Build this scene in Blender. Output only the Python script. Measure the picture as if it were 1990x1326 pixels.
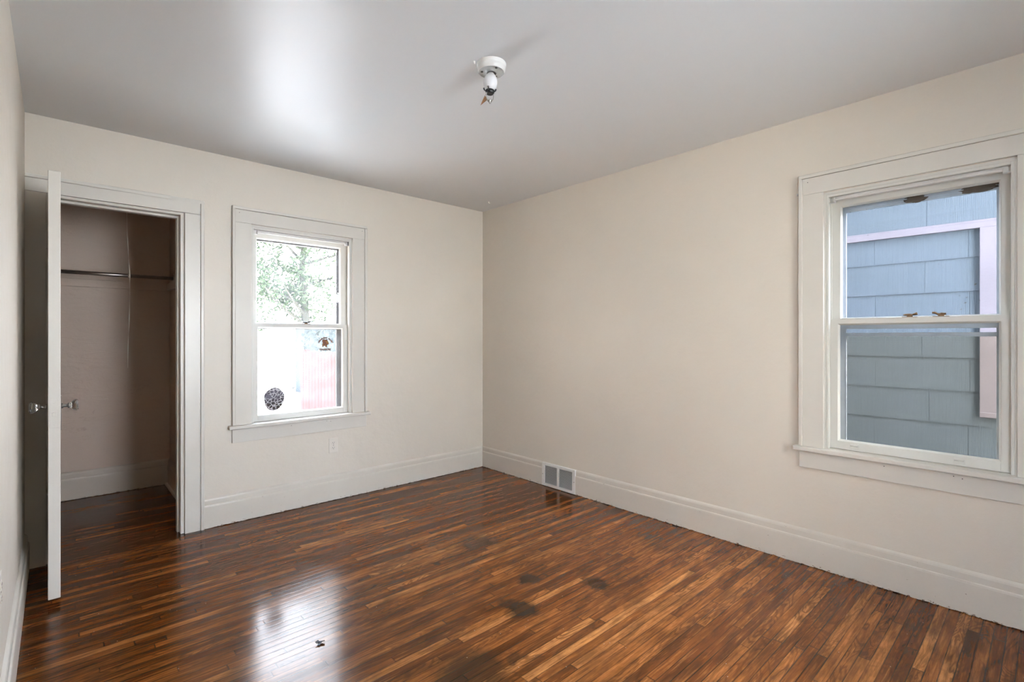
import bpy, math, random
from mathutils import Vector, Matrix
random.seed(7)
R = math.radians
S = bpy.context.scene
for o in list(bpy.data.objects): bpy.data.objects.remove(o, do_unlink=True)

# ------------------------------------------------------------------ camera
cam = bpy.data.cameras.new('camera'); camo = bpy.data.objects.new('camera', cam)
S.collection.objects.link(camo); S.camera = camo
cam.sensor_width = 36.0; cam.lens = 966.0 / 1990 * 36
cam.shift_y = -8.0 / 1990
camo.location = (-3.05, -3.757, 1.255)
camo.rotation_euler = (R(90), 0, R(-42.45))
cam.clip_start = 0.02; cam.clip_end = 200

# ------------------------------------------------------------------ view, sky, sun
S.view_settings.view_transform = 'Standard'; S.view_settings.look = 'None'
S.view_settings.gamma = 1; S.view_settings.use_curve_mapping = False
S.view_settings.exposure = -0.25
SKY, SUN = 40.0, 360.0
w = bpy.data.worlds.new('sky'); S.world = w; w.use_nodes = True
wn = w.node_tree; bg = wn.nodes['Background']
gr = wn.nodes.new('ShaderNodeTexCoord'); sep = wn.nodes.new('ShaderNodeSeparateXYZ')
rmp = wn.nodes.new('ShaderNodeValToRGB'); mr = wn.nodes.new('ShaderNodeMapRange')
mr.inputs[1].default_value = -0.05; mr.inputs[2].default_value = 0.9
wn.links.new(gr.outputs['Generated'], sep.inputs[0]); wn.links.new(sep.outputs[2], mr.inputs[0])
wn.links.new(mr.outputs[0], rmp.inputs[0]); wn.links.new(rmp.outputs[0], bg.inputs[0])
rmp.color_ramp.elements[0].color = (0.95, 0.97, 1.0, 1); rmp.color_ramp.elements[1].color = (0.62, 0.76, 1.0, 1)
# the sky is brighter on the sun's side (behind the viewer) than over the back yard
az = wn.nodes.new('ShaderNodeMapRange'); az.inputs[1].default_value = 0.6; az.inputs[2].default_value = -0.8
az.inputs[3].default_value = SKY*0.8; az.inputs[4].default_value = SKY*1.3
wn.links.new(sep.outputs[1], az.inputs[0]); wn.links.new(az.outputs[0], bg.inputs[1])
sl = bpy.data.lights.new('sun', 'SUN'); sl.energy = SUN; sl.angle = R(1.5); sl.color = (1, 0.975, 0.95)
so = bpy.data.objects.new('sun', sl); S.collection.objects.link(so)
so.rotation_euler = Vector((0.5, -0.03, 0.9)).to_track_quat('Z', 'Y').to_euler()
S.cycles.diffuse_bounces = 8; S.cycles.max_bounces = 14; S.cycles.transparent_max_bounces = 16

H = 2.47; XL = -3.18; YF = -5.00

# ------------------------------------------------------------------ mesh helpers
class MB:
    def __init__(s): s.v = []; s.f = []; s.sm = []; s.mi = []; s.m = 0
    def add(s, vs, fs, smooth=False):
        n = len(s.v); s.v += [tuple(v) for v in vs]
        for f in fs: s.f.append(tuple(i + n for i in f)); s.sm.append(smooth); s.mi.append(s.m)
        return s
    def box(s, a, b, M=None):
        x0, x1 = sorted((a[0], b[0])); y0, y1 = sorted((a[1], b[1])); z0, z1 = sorted((a[2], b[2]))
        vs = [Vector(p) for p in ((x0,y0,z0),(x1,y0,z0),(x1,y1,z0),(x0,y1,z0),(x0,y0,z1),(x1,y0,z1),(x1,y1,z1),(x0,y1,z1))]
        if M: vs = [M @ v for v in vs]
        return s.add(vs, [(0,3,2,1),(4,5,6,7),(0,1,5,4),(1,2,6,5),(2,3,7,6),(3,0,4,7)])
    def prism(s, poly, vec, origin=(0,0,0), U=(1,0,0), V=(0,0,1), smooth=False):
        O = Vector(origin); U = Vector(U); V = Vector(V); D = Vector(vec); n = len(poly)
        a = [O + U*p[0] + V*p[1] for p in poly]; b = [p + D for p in a]
        s.add(a + b, [tuple(range(n))[::-1], tuple(range(n, 2*n))])
        s.add(a + b, [(i, (i+1) % n, n + (i+1) % n, n + i) for i in range(n)], smooth)
        return s
    def lathe(s, prof, c=(0,0,0), axis='Z', n=32, M=None, cap=True):
        c = Vector(c); vs = []; fs = []
        for r, h in prof:
            for k in range(n):
                a = 2*math.pi*k/n; p = Vector((r*math.cos(a), r*math.sin(a), h))
                if axis == 'X': p = Vector((p.z, p.x, p.y))
                elif axis == 'Y': p = Vector((p.x, p.z, p.y))
                if M: p = M @ p
                vs.append(c + p)
        m = len(prof)
        for i in range(m-1):
            for k in range(n):
                fs.append((i*n+k, i*n+(k+1) % n, (i+1)*n+(k+1) % n, (i+1)*n+k))
        s.add(vs, fs, True)
        if cap: s.add(vs[:n], [tuple(range(n))[::-1]]); s.add(vs[-n:], [tuple(range(n))])
        return s
    def tube(s, pts, r, n=10):
        pts = [Vector(p) for p in pts]; vs = []; fs = []; prev = None
        for i, p in enumerate(pts):
            d = (pts[min(i+1, len(pts)-1)] - pts[max(i-1, 0)]).normalized()
            u = d.cross(Vector((0,0,1)) if abs(d.z) < .9 else Vector((1,0,0))).normalized() if prev is None else (prev - d*prev.dot(d)).normalized()
            prev = u; v = d.cross(u); rr = r[i] if isinstance(r, (list, tuple)) else r
            for k in range(n):
                a = 2*math.pi*k/n; vs.append(p + (u*math.cos(a) + v*math.sin(a))*rr)
        for i in range(len(pts)-1):
            for k in range(n): fs.append((i*n+k, i*n+(k+1) % n, (i+1)*n+(k+1) % n, (i+1)*n+k))
        s.add(vs, fs, True); s.add(vs[:n], [tuple(range(n))[::-1]]); s.add(vs[-n:], [tuple(range(n))])
        return s
    def build(s, name, mat, parent=None, bevel=0, seg=2, origin=None):
        me = bpy.data.meshes.new(name)
        off = Vector(origin) if origin else Vector((0,0,0))
        me.from_pydata([tuple(Vector(v) - off) for v in s.v], [], s.f)
        me.polygons.foreach_set('use_smooth', s.sm)
        mats = mat if isinstance(mat, (list, tuple)) else [mat]
        for m in mats: me.materials.append(m)
        me.polygons.foreach_set('material_index', s.mi)
        import bmesh
        bm = bmesh.new(); bm.from_mesh(me)
        bmesh.ops.remove_doubles(bm, verts=bm.verts, dist=1e-6)
        bmesh.ops.recalc_face_normals(bm, faces=bm.faces); bm.to_mesh(me); bm.free()
        o = bpy.data.objects.new(name, me); S.collection.objects.link(o)
        if origin: o.location = off
        if parent is not None:
            o.parent = parent
        if bevel:
            b = o.modifiers.new('bevel', 'BEVEL'); b.width = bevel; b.segments = seg; b.limit_method = 'ANGLE'; b.angle_limit = R(40)
            b.harden_normals = False
        return o
def struct(o, label=None):
    o['kind'] = 'structure'
    if label: o['label'] = label
    return o
def thing(name, label, cat, loc=(0,0,0), group=None, rot=None):
    o = bpy.data.objects.new(name, None); S.collection.objects.link(o)
    o.location = loc; o['label'] = label; o['category'] = cat
    if rot: o.rotation_euler = rot
    if group: o['group'] = group
    return o
def tag(o, label, cat, group=None, kind=None):
    o['label'] = label; o['category'] = cat
    if group: o['group'] = group
    if kind: o['kind'] = kind
    return o

# ------------------------------------------------------------------ materials
class NT:
    def __init__(s, name):
        s.mat = bpy.data.materials.new(name); s.mat.use_nodes = True; s.t = s.mat.node_tree
        s.p = s.t.nodes['Principled BSDF']; s.out = s.t.nodes['Material Output']; s.co = None
    def n(s, typ, **kw):
        x = s.t.nodes.new('ShaderNode' + typ)
        for k, v in kw.items(): setattr(x, k, v)
        return x
    def l(s, a, b): s.t.links.new(a, b)
    def put(s, sock, v):
        if isinstance(v, bpy.types.NodeSocket): s.l(v, sock)
        else: sock.default_value = v
    def math(s, op, a, b=None, c=None, clamp=False):
        x = s.n('Math', operation=op, use_clamp=clamp); s.put(x.inputs[0], a)
        if b is not None: s.put(x.inputs[1], b)
        if c is not None: s.put(x.inputs[2], c)
        return x.outputs[0]
    def coord(s):
        if s.co is None: s.co = s.n('TexCoord').outputs['Object']
        return s.co
    def xyz(s, v=None):
        x = s.n('SeparateXYZ'); s.l(v or s.coord(), x.inputs[0]); return x.outputs
    def comb(s, x, y, z):
        c = s.n('CombineXYZ')
        for i, v in enumerate((x, y, z)): s.put(c.inputs[i], v)
        return c.outputs[0]
    def scale(s, v, sc):
        m = s.n('VectorMath', operation='MULTIPLY'); s.l(v, m.inputs[0]); m.inputs[1].default_value = sc; return m.outputs[0]
    def noise(s, v=None, scale=5, detail=3, rough=.5, dist=0, col=False):
        x = s.n('TexNoise'); s.l(v or s.coord(), x.inputs['Vector']); x.inputs['Scale'].default_value = scale
        x.inputs['Detail'].default_value = detail; x.inputs['Roughness'].default_value = rough; x.inputs['Distortion'].default_value = dist
        return x.outputs[1 if col else 0]
    def ramp(s, f, stops, interp='LINEAR'):
        x = s.n('ValToRGB'); s.l(f, x.inputs[0]); cr = x.color_ramp; cr.interpolation = interp
        cr.elements.remove(cr.elements[1]); cr.elements[0].position = stops[0][0]
        for k, (p, c) in enumerate(stops):
            e = cr.elements[0] if k == 0 else cr.elements.new(p)
            e.color = (c, c, c, 1) if isinstance(c, (int, float)) else (*c, 1)
        return x.outputs[0]
    def mix(s, f, a, b, mode='MIX'):
        x = s.n('Mix', data_type='RGBA', blend_type=mode); s.put(x.inputs[0], f)
        for i, v in ((6, a), (7, b)):
            if isinstance(v, tuple) and len(v) == 3: v = (*v, 1)
            s.put(x.inputs[i], v)
        return x.outputs[2]
    def bump(s, h, strength=.2, dist=.01, prev=None):
        x = s.n('Bump'); s.l(h, x.inputs['Height']); x.inputs['Strength'].default_value = strength; x.inputs['Distance'].default_value = dist
        if prev is not None: s.l(prev, x.inputs['Normal'])
        return x.outputs[0]
    def set(s, **kw):
        for k, v in kw.items():
            k = {'col': 'Base Color', 'rough': 'Roughness', 'metal': 'Metallic', 'normal': 'Normal', 'spec': 'Specular IOR Level',
                 'coat': 'Coat Weight', 'coatr': 'Coat Roughness', 'trans': 'Transmission Weight', 'ior': 'IOR', 'alpha': 'Alpha'}.get(k, k)
            if isinstance(v, tuple) and len(v) == 3: v = (*v, 1)
            s.put(s.p.inputs[k], v)
        return s
def plain(name, col, rough=.5, metal=0, spec=.5, bump=0, bscale=60, vary=0.0):
    m = NT(name); m.set(rough=rough, metal=metal, spec=spec)
    if vary:
        n = m.noise(scale=6, detail=4); m.set(col=m.mix(m.ramp(n, [(.35, 0), (.7, 1)]), tuple(c*(1-vary) for c in col), col))
    else: m.set(col=col)
    if bump: m.set(normal=m.bump(m.noise(scale=bscale, detail=4), bump, .003))
    return m.mat

def wall_mat(name, col, rough=.42, peel=0.0):
    m = NT(name); x, y, z = m.xyz()
    big = m.noise(scale=1.3, detail=3)
    c = m.mix(m.ramp(big, [(.3, 0), (.7, 1)]), tuple(v*.955 for v in col), tuple(min(1, v*1.02) for v in col))
    sm = m.noise(scale=14, detail=5, rough=.6)
    c = m.mix(m.ramp(sm, [(.62, 0), (.85, .25)]), c, tuple(v*.86 for v in col))
    h = m.noise(scale=9, detail=5, rough=.55)
    nrm = m.bump(h, .16, .02)
    nrm = m.bump(m.noise(scale=130, detail=2), .10, .002, nrm)
    if peel:
        v = m.comb(m.math('MULTIPLY', x, 2.2), y, m.math('MULTIPLY', z, 9.0))
        r = m.noise(v, scale=1.6, detail=7, rough=.62, dist=.9)
        line = m.ramp(m.math('ABSOLUTE', m.math('SUBTRACT', r, .5)), [(0.0, 1), (.012, 0)])
        low = m.ramp(m.math('DIVIDE', z, 2.5), [(.08, 1), (.42, .35), (.75, .05)])
        gate = m.ramp(m.noise(scale=2.4, detail=3), [(.42, 0), (.6, 1)])
        k = m.math('MULTIPLY', m.math('MULTIPLY', line, low), gate)
        c = m.mix(m.math('MULTIPLY', k, .55), c, (.20, .13, .09))
        blush = m.ramp(m.noise(scale=1.1, detail=2), [(.45, 0), (.7, 1)])
        c = m.mix(m.math('MULTIPLY', blush, .35), c, (col[0]*.95, col[1]*.78, col[2]*.72))
        nrm = m.bump(m.ramp(r, [(.40, 0), (.5, .3), (.505, .7), (.62, 1)]), .35, .003, nrm)
    m.set(col=c, rough=m.ramp(sm, [(.3, rough-.05), (.8, rough+.1)]), normal=nrm, spec=.5)
    return m.mat
M_WALL = wall_mat('cream_wall_paint', (.745, .69, .605))
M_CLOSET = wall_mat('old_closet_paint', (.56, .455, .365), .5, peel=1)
def ceiling_mat():
    m = NT('glossy_ceiling_paint')
    n = m.noise(scale=1.2, detail=4, rough=.6); f = m.noise(scale=60, detail=2)
    nrm = m.bump(n, .10, .05); nrm = m.bump(f, .05, .002, nrm)
    m.set(col=(.80, .835, .855), rough=.36, spec=.65, normal=nrm); return m.mat
M_CEIL = ceiling_mat()
def trim_mat(name, col, chips=False):
    m = NT(name); x, y, z = m.xyz()
    n = m.noise(scale=5, detail=4)
    c = m.mix(m.ramp(n, [(.35, 0), (.7, 1)]), tuple(v*.96 for v in col), col)
    if chips:
        r = m.noise(m.comb(m.math('MULTIPLY', x, 1), m.math('MULTIPLY', y, 1), m.math('MULTIPLY', z, 2.5)), scale=42, detail=5, rough=.7)
        lowz = m.ramp(m.math('MULTIPLY', z, 20), [(.0, .20), (.10, .12), (.5, 0)])
        k = m.ramp(m.math('ADD', r, lowz), [(.69, 0), (.72, 1)])
        c = m.mix(k, c, (.16, .085, .045))
    h = m.noise(m.scale(m.coord(), (1, 1, 1)), scale=25, detail=4)
    m.set(col=c, rough=.33, spec=.5, normal=m.bump(h, .10, .004)); return m.mat
M_TRIM = trim_mat('white_gloss_trim_paint', (.715, .685, .625))
M_BASE = trim_mat('chipped_baseboard_paint', (.71, .665, .59), True)
M_SASH = trim_mat('sash_paint', (.72, .71, .665))
M_STORM = plain('white_aluminium_storm', (.80, .82, .85), .4, 0, vary=.2, bump=.3)
M_STORMD = plain('dark_bronze_storm', (.028, .024, .022), .5, 0, vary=.3, bump=.3)
M_DARK = plain('dark_recess', (.03, .025, .02), .8)
M_BRASS = plain('worn_brown_bronze', (.22, .13, .07), .4, .8, vary=.5)
M_NICKEL = plain('tarnished_nickel', (.35, .33, .30), .3, 1.0, vary=.3)
M_STEEL = plain('dull_steel_rod', (.42, .38, .34), .3, 1.0, vary=.2)
M_WHITEP = plain('white_plastic', (.82, .81, .78), .35)
M_PORC = plain('glazed_porcelain', (.84, .83, .80), .15, spec=.6)
M_PORCD = plain('dusty_porcelain_face', (.42, .42, .40), .5, vary=.3)
M_BLACK = plain('black_enamelled_clip', (.008, .008, .009), .4, spec=.2)
M_TAN = plain('tan_broken_shard', (.13, .055, .02), .5, vary=.5)
M_BULB = plain('frosted_bulb_glass', (.86, .86, .88), .25, spec=.6)
M_STRING = plain('pale_cotton_string', (.90, .87, .78), .8)
M_NEST = plain('crumbly_brown_nest', (.20, .13, .08), .95, bump=1.0, bscale=220, vary=.5)
M_BROWN = plain('brown_decal_ink', (.115, .035, .018), .6)
M_GOLD = plain('gold_decal_ink', (.26, .12, .02), .6)
M_REDB = plain('dark_red_decal_ink', (.14, .015, .012), .6)
M_LABEL = plain('grey_debris', (.16, .16, .17), .6, vary=.6)

def glass_mat(name, haze=.05, tint=(1, 1, 1), hazecol=(.9, .95, 1)):
    m = NT(name); t = m.t
    t.nodes.remove(m.p)
    tr = m.n('BsdfTransparent'); tr.inputs[0].default_value = (*tint, 1)
    gl = m.n('BsdfGlossy'); gl.inputs['Roughness'].default_value = .02
    df = m.n('BsdfTranslucent'); df.inputs[0].default_value = (*hazecol, 1)
    fr = m.n('Fresnel'); fr.inputs[0].default_value = 1.45
    h = m.ramp(m.noise(scale=7, detail=6, rough=.65), [(.35, haze*.6), (.75, haze*1.6)])
    a = m.n('MixShader'); m.l(h, a.inputs[0]); m.l(tr.outputs[0], a.inputs[1]); m.l(df.outputs[0], a.inputs[2])
    b = m.n('MixShader'); m.l(m.math('MULTIPLY', fr.outputs[0], 1.0, clamp=True), b.inputs[0]); m.l(a.outputs[0], b.inputs[1]); m.l(gl.outputs[0], b.inputs[2])
    m.l(b.outputs[0], m.out.inputs[0]); return m.mat
M_GLASS_DIRTY = glass_mat('dusty_window_glass', .030)
M_GLASS = glass_mat('window_glass', .05, (.93, .97, 1.0), (.7, .82, 1))
def screen_mat():
    m = NT('insect_screen_mesh'); m.t.nodes.remove(m.p)
    tr = m.n('BsdfTransparent'); tr.inputs[0].default_value = (.90, .80, .645, 1)
    df = m.n('BsdfDiffuse'); df.inputs[0].default_value = (.12, .13, .11, 1)
    a = m.n('MixShader'); a.inputs[0].default_value = .15
    m.l(tr.outputs[0], a.inputs[1]); m.l(df.outputs[0], a.inputs[2]); m.l(a.outputs[0], m.out.inputs[0]); return m.mat
M_SCREEN = screen_mat()
kg = NT('cut_glass_knob'); kg.set(col=(.93, .95, .97), rough=.03, trans=1.0, ior=1.5); M_KNOB = kg.mat

def floor_mat():
    m = NT('worn_oak_strip_floor'); x, y, z = m.xyz(); PW = .0385
    yr = m.math('DIVIDE', y, PW); row = m.math('FLOOR', yr); fy = m.math('FRACT', yr)
    wn1 = m.n('TexWhiteNoise', noise_dimensions='1D'); m.l(row, wn1.inputs['W'])
    r1 = wn1.outputs['Value']
    ln = m.math('MULTIPLY_ADD', r1, .9, .60)
    xo = m.math('ADD', x, m.math('MULTIPLY', r1, 37.3))
    xr = m.math('DIVIDE', xo, ln); idx = m.math('FLOOR', xr); fx = m.math('FRACT', xr)
    wn2 = m.n('TexWhiteNoise', noise_dimensions='2D'); m.l(m.comb(row, idx, 0), wn2.inputs['Vector'])
    pr = wn2.outputs['Value']; prc = wn2.outputs['Color']
    sp = m.n('SeparateColor'); m.l(prc, sp.inputs[0]); pr2, pr3 = sp.outputs[1], sp.outputs[2]
    # grain: long fibres and cathedral rings, shifted per strip
    ox = m.math('MULTIPLY', pr, 50); oy = m.math('MULTIPLY', pr2, 30)
    fib = m.noise(m.comb(m.math('MULTIPLY_ADD', x, 3.2, ox), m.math('MULTIPLY_ADD', y, 60, oy), 0), scale=1.6, detail=5, rough=.55, dist=.6)
    fib2 = m.noise(m.comb(m.math('MULTIPLY_ADD', x, 9, ox), m.math('MULTIPLY_ADD', y, 330, oy), 0), scale=1.6, detail=3, rough=.6)
    cv = m.comb(m.math('MULTIPLY_ADD', x, 2.6, m.math('MULTIPLY', pr2, 40)), m.math('MULTIPLY_ADD', y, 14, m.math('MULTIPLY', pr3, 20)), 0)
    rings = m.math('MULTIPLY_ADD', m.math('SINE', m.math('MULTIPLY', m.noise(cv, scale=1.0, detail=3, rough=.45, dist=.8), 75)), .5, .5)
    smear = m.noise(m.comb(m.math('MULTIPLY', x, 2.0), m.math('MULTIPLY', y, 9), 0), scale=2.0, detail=5, rough=.6, dist=.4)
    base = m.ramp(pr, [(0, (.080, .022, .0045)), (.3, (.125, .038, .008)), (.6, (.170, .056, .0125)), (.85, (.225, .080, .020)), (1, (.36, .15, .045))])
    c = m.mix(m.math('MULTIPLY', m.ramp(fib, [(.38, 1), (.56, 0)]), .50), base, (.050, .0135, .003))
    c = m.mix(m.math('MULTIPLY', m.ramp(fib, [(.54, 0), (.72, 1)]), .35), c, (.42, .175, .052))
    c = m.mix(m.math('MULTIPLY', m.ramp(rings, [(.45, 0), (.95, 1)]), m.math('MULTIPLY', m.ramp(pr3, [(.35, 0), (.6, 1)]), .62)), c, (.060, .018, .004))
    c = m.mix(m.math('MULTIPLY', m.ramp(fib2, [(.36, 1), (.5, 0)]), .28), c, (.030, .010, .003))
    c = m.mix(m.math('MULTIPLY', m.ramp(smear, [(.40, 1), (.56, 0)]), .62), c, m.mix(1.0, c, (.30, .27, .24), 'MULTIPLY'))
    # worn, walked-on middle versus darker finish; some dimmer light towards walls and closet is painted in
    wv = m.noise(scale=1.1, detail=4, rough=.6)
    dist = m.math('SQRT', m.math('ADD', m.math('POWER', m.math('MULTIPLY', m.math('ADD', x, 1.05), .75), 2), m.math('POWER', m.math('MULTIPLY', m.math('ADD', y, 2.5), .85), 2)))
    wear_and_light = m.ramp(m.math('ADD', dist, m.math('MULTIPLY', m.math('SUBTRACT', wv, .5), 1.1)), [(.35, 1), (1.35, 0)])
    c = m.mix(m.math('MULTIPLY', wear_and_light, .62), c, m.mix(1.0, c, (2.3, 2.3, 2.3), 'MULTIPLY'))
    blot = m.ramp(m.noise(scale=3.4, detail=5, rough=.6), [(.52, 0), (.72, 1)])
    c = m.mix(m.math('MULTIPLY', blot, .30), c, (.055, .018, .005))
    mott = m.noise(scale=22, detail=5, rough=.7)
    c = m.mix(m.math('MULTIPLY', m.ramp(mott, [(.5, 0), (.75, 1)]), .35), c, (.07, .028, .01))
    # individual stains: x, y, radius
    warp = m.math('MULTIPLY', m.math('SUBTRACT', m.noise(scale=14, detail=4, rough=.65), .5), .11)
    for sx, sy, sr, amt in STAINS:
        d = m.math('SQRT', m.math('ADD', m.math('POWER', m.math('SUBTRACT', x, sx), 2), m.math('POWER', m.math('MULTIPLY', m.math('SUBTRACT', y, sy), 1.15), 2)))
        k = m.ramp(m.math('DIVIDE', m.math('ADD', d, warp), sr), [(.55, 1), (1.0, 0)])
        c = m.mix(m.math('MULTIPLY', k, amt), c, (.030, .013, .006))
    # grooves
    g = m.math('MINIMUM', fy, m.math('SUBTRACT', 1, fy)); ge = m.ramp(g, [(0.0, 1), (.035, .75), (.07, 0)])
    gx = m.math('MULTIPLY', m.math('MINIMUM', fx, m.math('SUBTRACT', 1, fx)), ln); gxe = m.ramp(gx, [(0, 1), (.0022, 0)])
    gap = m.math('MAXIMUM', ge, gxe)
    gapn = m.math('MULTIPLY', gap, m.ramp(m.noise(m.comb(m.math('MULTIPLY', x, 1.3), y, 0), scale=4, detail=3), [(.3, .35), (.6, 1)]))
    c = m.mix(m.math('MULTIPLY', gapn, .9), c, (.012, .005, .002))
    # pale dried specks
    vs = m.n('TexVoronoi'); m.l(m.coord(), vs.inputs['Vector']); vs.inputs['Scale'].default_value = 45
    vc = m.n('SeparateColor'); m.l(vs.outputs['Color'], vc.inputs[0])
    spk = m.math('MULTIPLY', m.ramp(vs.outputs['Distance'], [(.05, 1), (.09, 0)]), m.math('GREATER_THAN', vc.outputs[0], .93))
    c = m.mix(m.math('MULTIPLY', spk, .8), c, (.5, .46, .42))
    hb = m.math('SUBTRACT', m.math('MULTIPLY', fib, .25), gapn)
    cup = m.math('MULTIPLY', m.math('MULTIPLY', fy, m.math('SUBTRACT', 1, fy)), m.math('MULTIPLY_ADD', pr, .8, .3))
    hb = m.math('ADD', hb, cup)
    nrm = m.bump(hb, .13, .0012)
    nrm = m.bump(m.noise(m.comb(x, m.math('MULTIPLY', y, 2.0), 0), scale=9, detail=4, rough=.5), .05, .005, nrm)
    rg = m.ramp(m.noise(scale=2.6, detail=4), [(.3, .13), (.7, .20)])
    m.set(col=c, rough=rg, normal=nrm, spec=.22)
    m.p.inputs['Specular Tint'].default_value = (1, .86, .68, 1)
    return m.mat
def fl(px, py):      # a photo pixel on the floor plane, used to read stain positions off the boards
    a = (px-995)/966.; b = (655-py)/966.; t = -1.255/b; th = R(42.45)
    return (-3.05 + t*(math.sin(th)+a*math.cos(th)), -3.757 + t*(math.cos(th)-a*math.sin(th)))
STAINS = [(*fl(1028, 1125), .08, .9), (*fl(1016, 1184), .10, .95), (*fl(985, 1174), .055, .7), (*fl(1160, 1134), .09, .85),
          (*fl(925, 1055), .15, .7), (*fl(1000, 1275), .05, .6), (*fl(915, 1310), .19, .8), (*fl(848, 1097), .03, .8),
          (*fl(1290, 1045), .22, .35)]
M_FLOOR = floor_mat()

# ------------------------------------------------------------------ room shell
T = .14
wx0, wx1 = -2.063, -1.333; wz0, wz1 = .645, 2.030      # back window rough opening
wy0, wy1 = -2.917, -3.647                              # right window rough opening
dx0, dx1, dz = -3.100, -2.457, 2.045                   # closet doorway
m = MB()
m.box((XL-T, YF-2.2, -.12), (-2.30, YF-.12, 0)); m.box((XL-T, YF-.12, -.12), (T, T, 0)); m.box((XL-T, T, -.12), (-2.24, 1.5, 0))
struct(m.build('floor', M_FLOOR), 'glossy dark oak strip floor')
m = MB(); m.box((XL-T, YF-2.2, H), (-2.30, YF-.12, H+.15)); m.box((XL-T, YF-.12, H), (T, T, H+.15)); m.box((XL-T, T, H), (-2.34+.1, 1.5, H+.15))
struct(m.build('ceiling', M_CEIL))
m = MB()
def panel_y(m, y0, y1, x0, x1, holes, z1=H):           # wall slab along x, with holes (xa,xb,za,zb)
    xs = x0
    for xa, xb, za, zb in sorted(holes):
        if xa > xs: m.box((xs, y0, 0), (xa, y1, z1))
        if za > 0: m.box((xa, y0, 0), (xb, y1, za))
        if zb < z1: m.box((xa, y0, zb), (xb, y1, z1))
        xs = xb
    if xs < x1: m.box((xs, y0, 0), (x1, y1, z1))
panel_y(m, 0, T, XL, T, [(dx0, dx1, 0, dz), (wx0, wx1, wz0, wz1)])
struct(m.build('wall_back', M_WALL))
m = MB()
for a, b, c, d in ((0, wy0, 0, H), (wy0, wy1, 0, wz0), (wy0, wy1, wz1, H), (wy1, YF-.02, 0, H)): m.box((0, a, c), (T, b, d))
struct(m.build('wall_right', M_WALL))
m = MB()
for a, b, c, d3 in ((YF-2.2, -4.80, 0, H), (-4.80, -4.40, 0, .70), (-4.80, -4.40, 2.05, H), (-4.40, 1.5, 0, H)): m.box((XL-T, a, c), (XL, b, d3))
struct(m.build('wall_left', M_WALL))
m = MB(); panel_y(m, YF-.12, YF, XL, 0, [(-3.10, -2.38, 0, 2.04), (-2.15, -1.10, .70, 2.05)]); struct(m.build('wall_front', M_WALL))
m = MB(); m.box((XL, YF-2.2, 0), (-2.30, YF-2.08, H)); m.box((-2.36, YF-2.08, 0), (-2.30, YF-.12, H)); struct(m.build('wall_hallway', M_WALL))
m = MB(); m.box((XL-T, YF-.12, H+.15), (T, T, 6.1)); m.box((XL-T, YF-2.2, H+.15), (-2.30, YF-.12, 6.1)); m.box((XL-T, YF-.12, -.6), (T, T, -.12))
m.box((XL-T-.2, YF-.4, 6.1), (T+.85, T+.9, 6.25)); struct(m.build('wall_light_blocking_storey', plain('outer_wall_paint', (.22, .24, .25), .8)))  # unseen storey and eave added to keep sky light out of the side gap
m = MB(); m.box((XL, 1.36, 0), (-2.24, 1.5, H)); struct(m.build('wall_closet_back', M_CLOSET))
m = MB(); m.box((-2.34, T, 0), (-2.24, 1.36, H)); struct(m.build('wall_closet_right', M_CLOSET))
m = MB(); m.box((XL, T, 0), (XL+.012, 1.36, H)); struct(m.build('wall_closet_left', M_CLOSET))

# baseboards: moulded profile run along the wall, with a ragged lower edge
PROF = [(0, .0015), (.019, .0015), (.019, .140), (.0175, .148), (.0125, .152), (.0125, .180), (.010, .188), (.004, .194), (0, .197)]
def base(name, p0, p1, n, mat=M_BASE, sc=1.0):
    p0 = Vector((*p0, 0)); p1 = Vector((*p1, 0)); N = Vector((*n, 0)); L = (p1-p0).length; k = max(2, int(L/.02)); d = (p1-p0)/k
    vs = []; fs = []; q = len(PROF)
    for i in range(k+1):
        j = random.uniform(0, .0045) if random.random() < .5 else random.uniform(0, .0015)
        for a, (o, z) in enumerate(PROF):
            vs.append(p0 + d*i + N*o + Vector((0, 0, z*sc + (j if a < 2 else 0))))
    for i in range(k):
        for a in range(q): fs.append((i*q+a, i*q+(a+1) % q, (i+1)*q+(a+1) % q, (i+1)*q+a))
    mb = MB(); mb.add(vs, fs); mb.add(vs[:q], [tuple(range(q))]); mb.add(vs[-q:], [tuple(range(q))[::-1]])
    return struct(mb.build(name, mat))
base('baseboard_back', (-2.345, 0), (0, 0), (0, -1))
mbr = base('baseboard_right', (0, 0), (0, -.824), (-1, 0))
b2 = base('baseboard_right', (0, -1.187), (0, YF), (-1, 0))
base('baseboard_left', (XL, 0), (XL, YF), (1, 0))
base('baseboard_front', (-2.15, YF), (0, YF), (0, 1))
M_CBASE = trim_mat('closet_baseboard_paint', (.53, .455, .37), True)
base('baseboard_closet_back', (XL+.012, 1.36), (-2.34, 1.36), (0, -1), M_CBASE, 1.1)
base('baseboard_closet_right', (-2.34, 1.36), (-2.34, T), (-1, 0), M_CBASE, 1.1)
mb = MB(); mb.prism([(0, 0), (.018, 0), (.013, .012), (0, .018)], (0, -1.2, 0), (-2.36, 1.34, .001), (-1, 0, 0), (0, 0, 1))
struct(mb.build('trim_7', M_CBASE))

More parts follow.
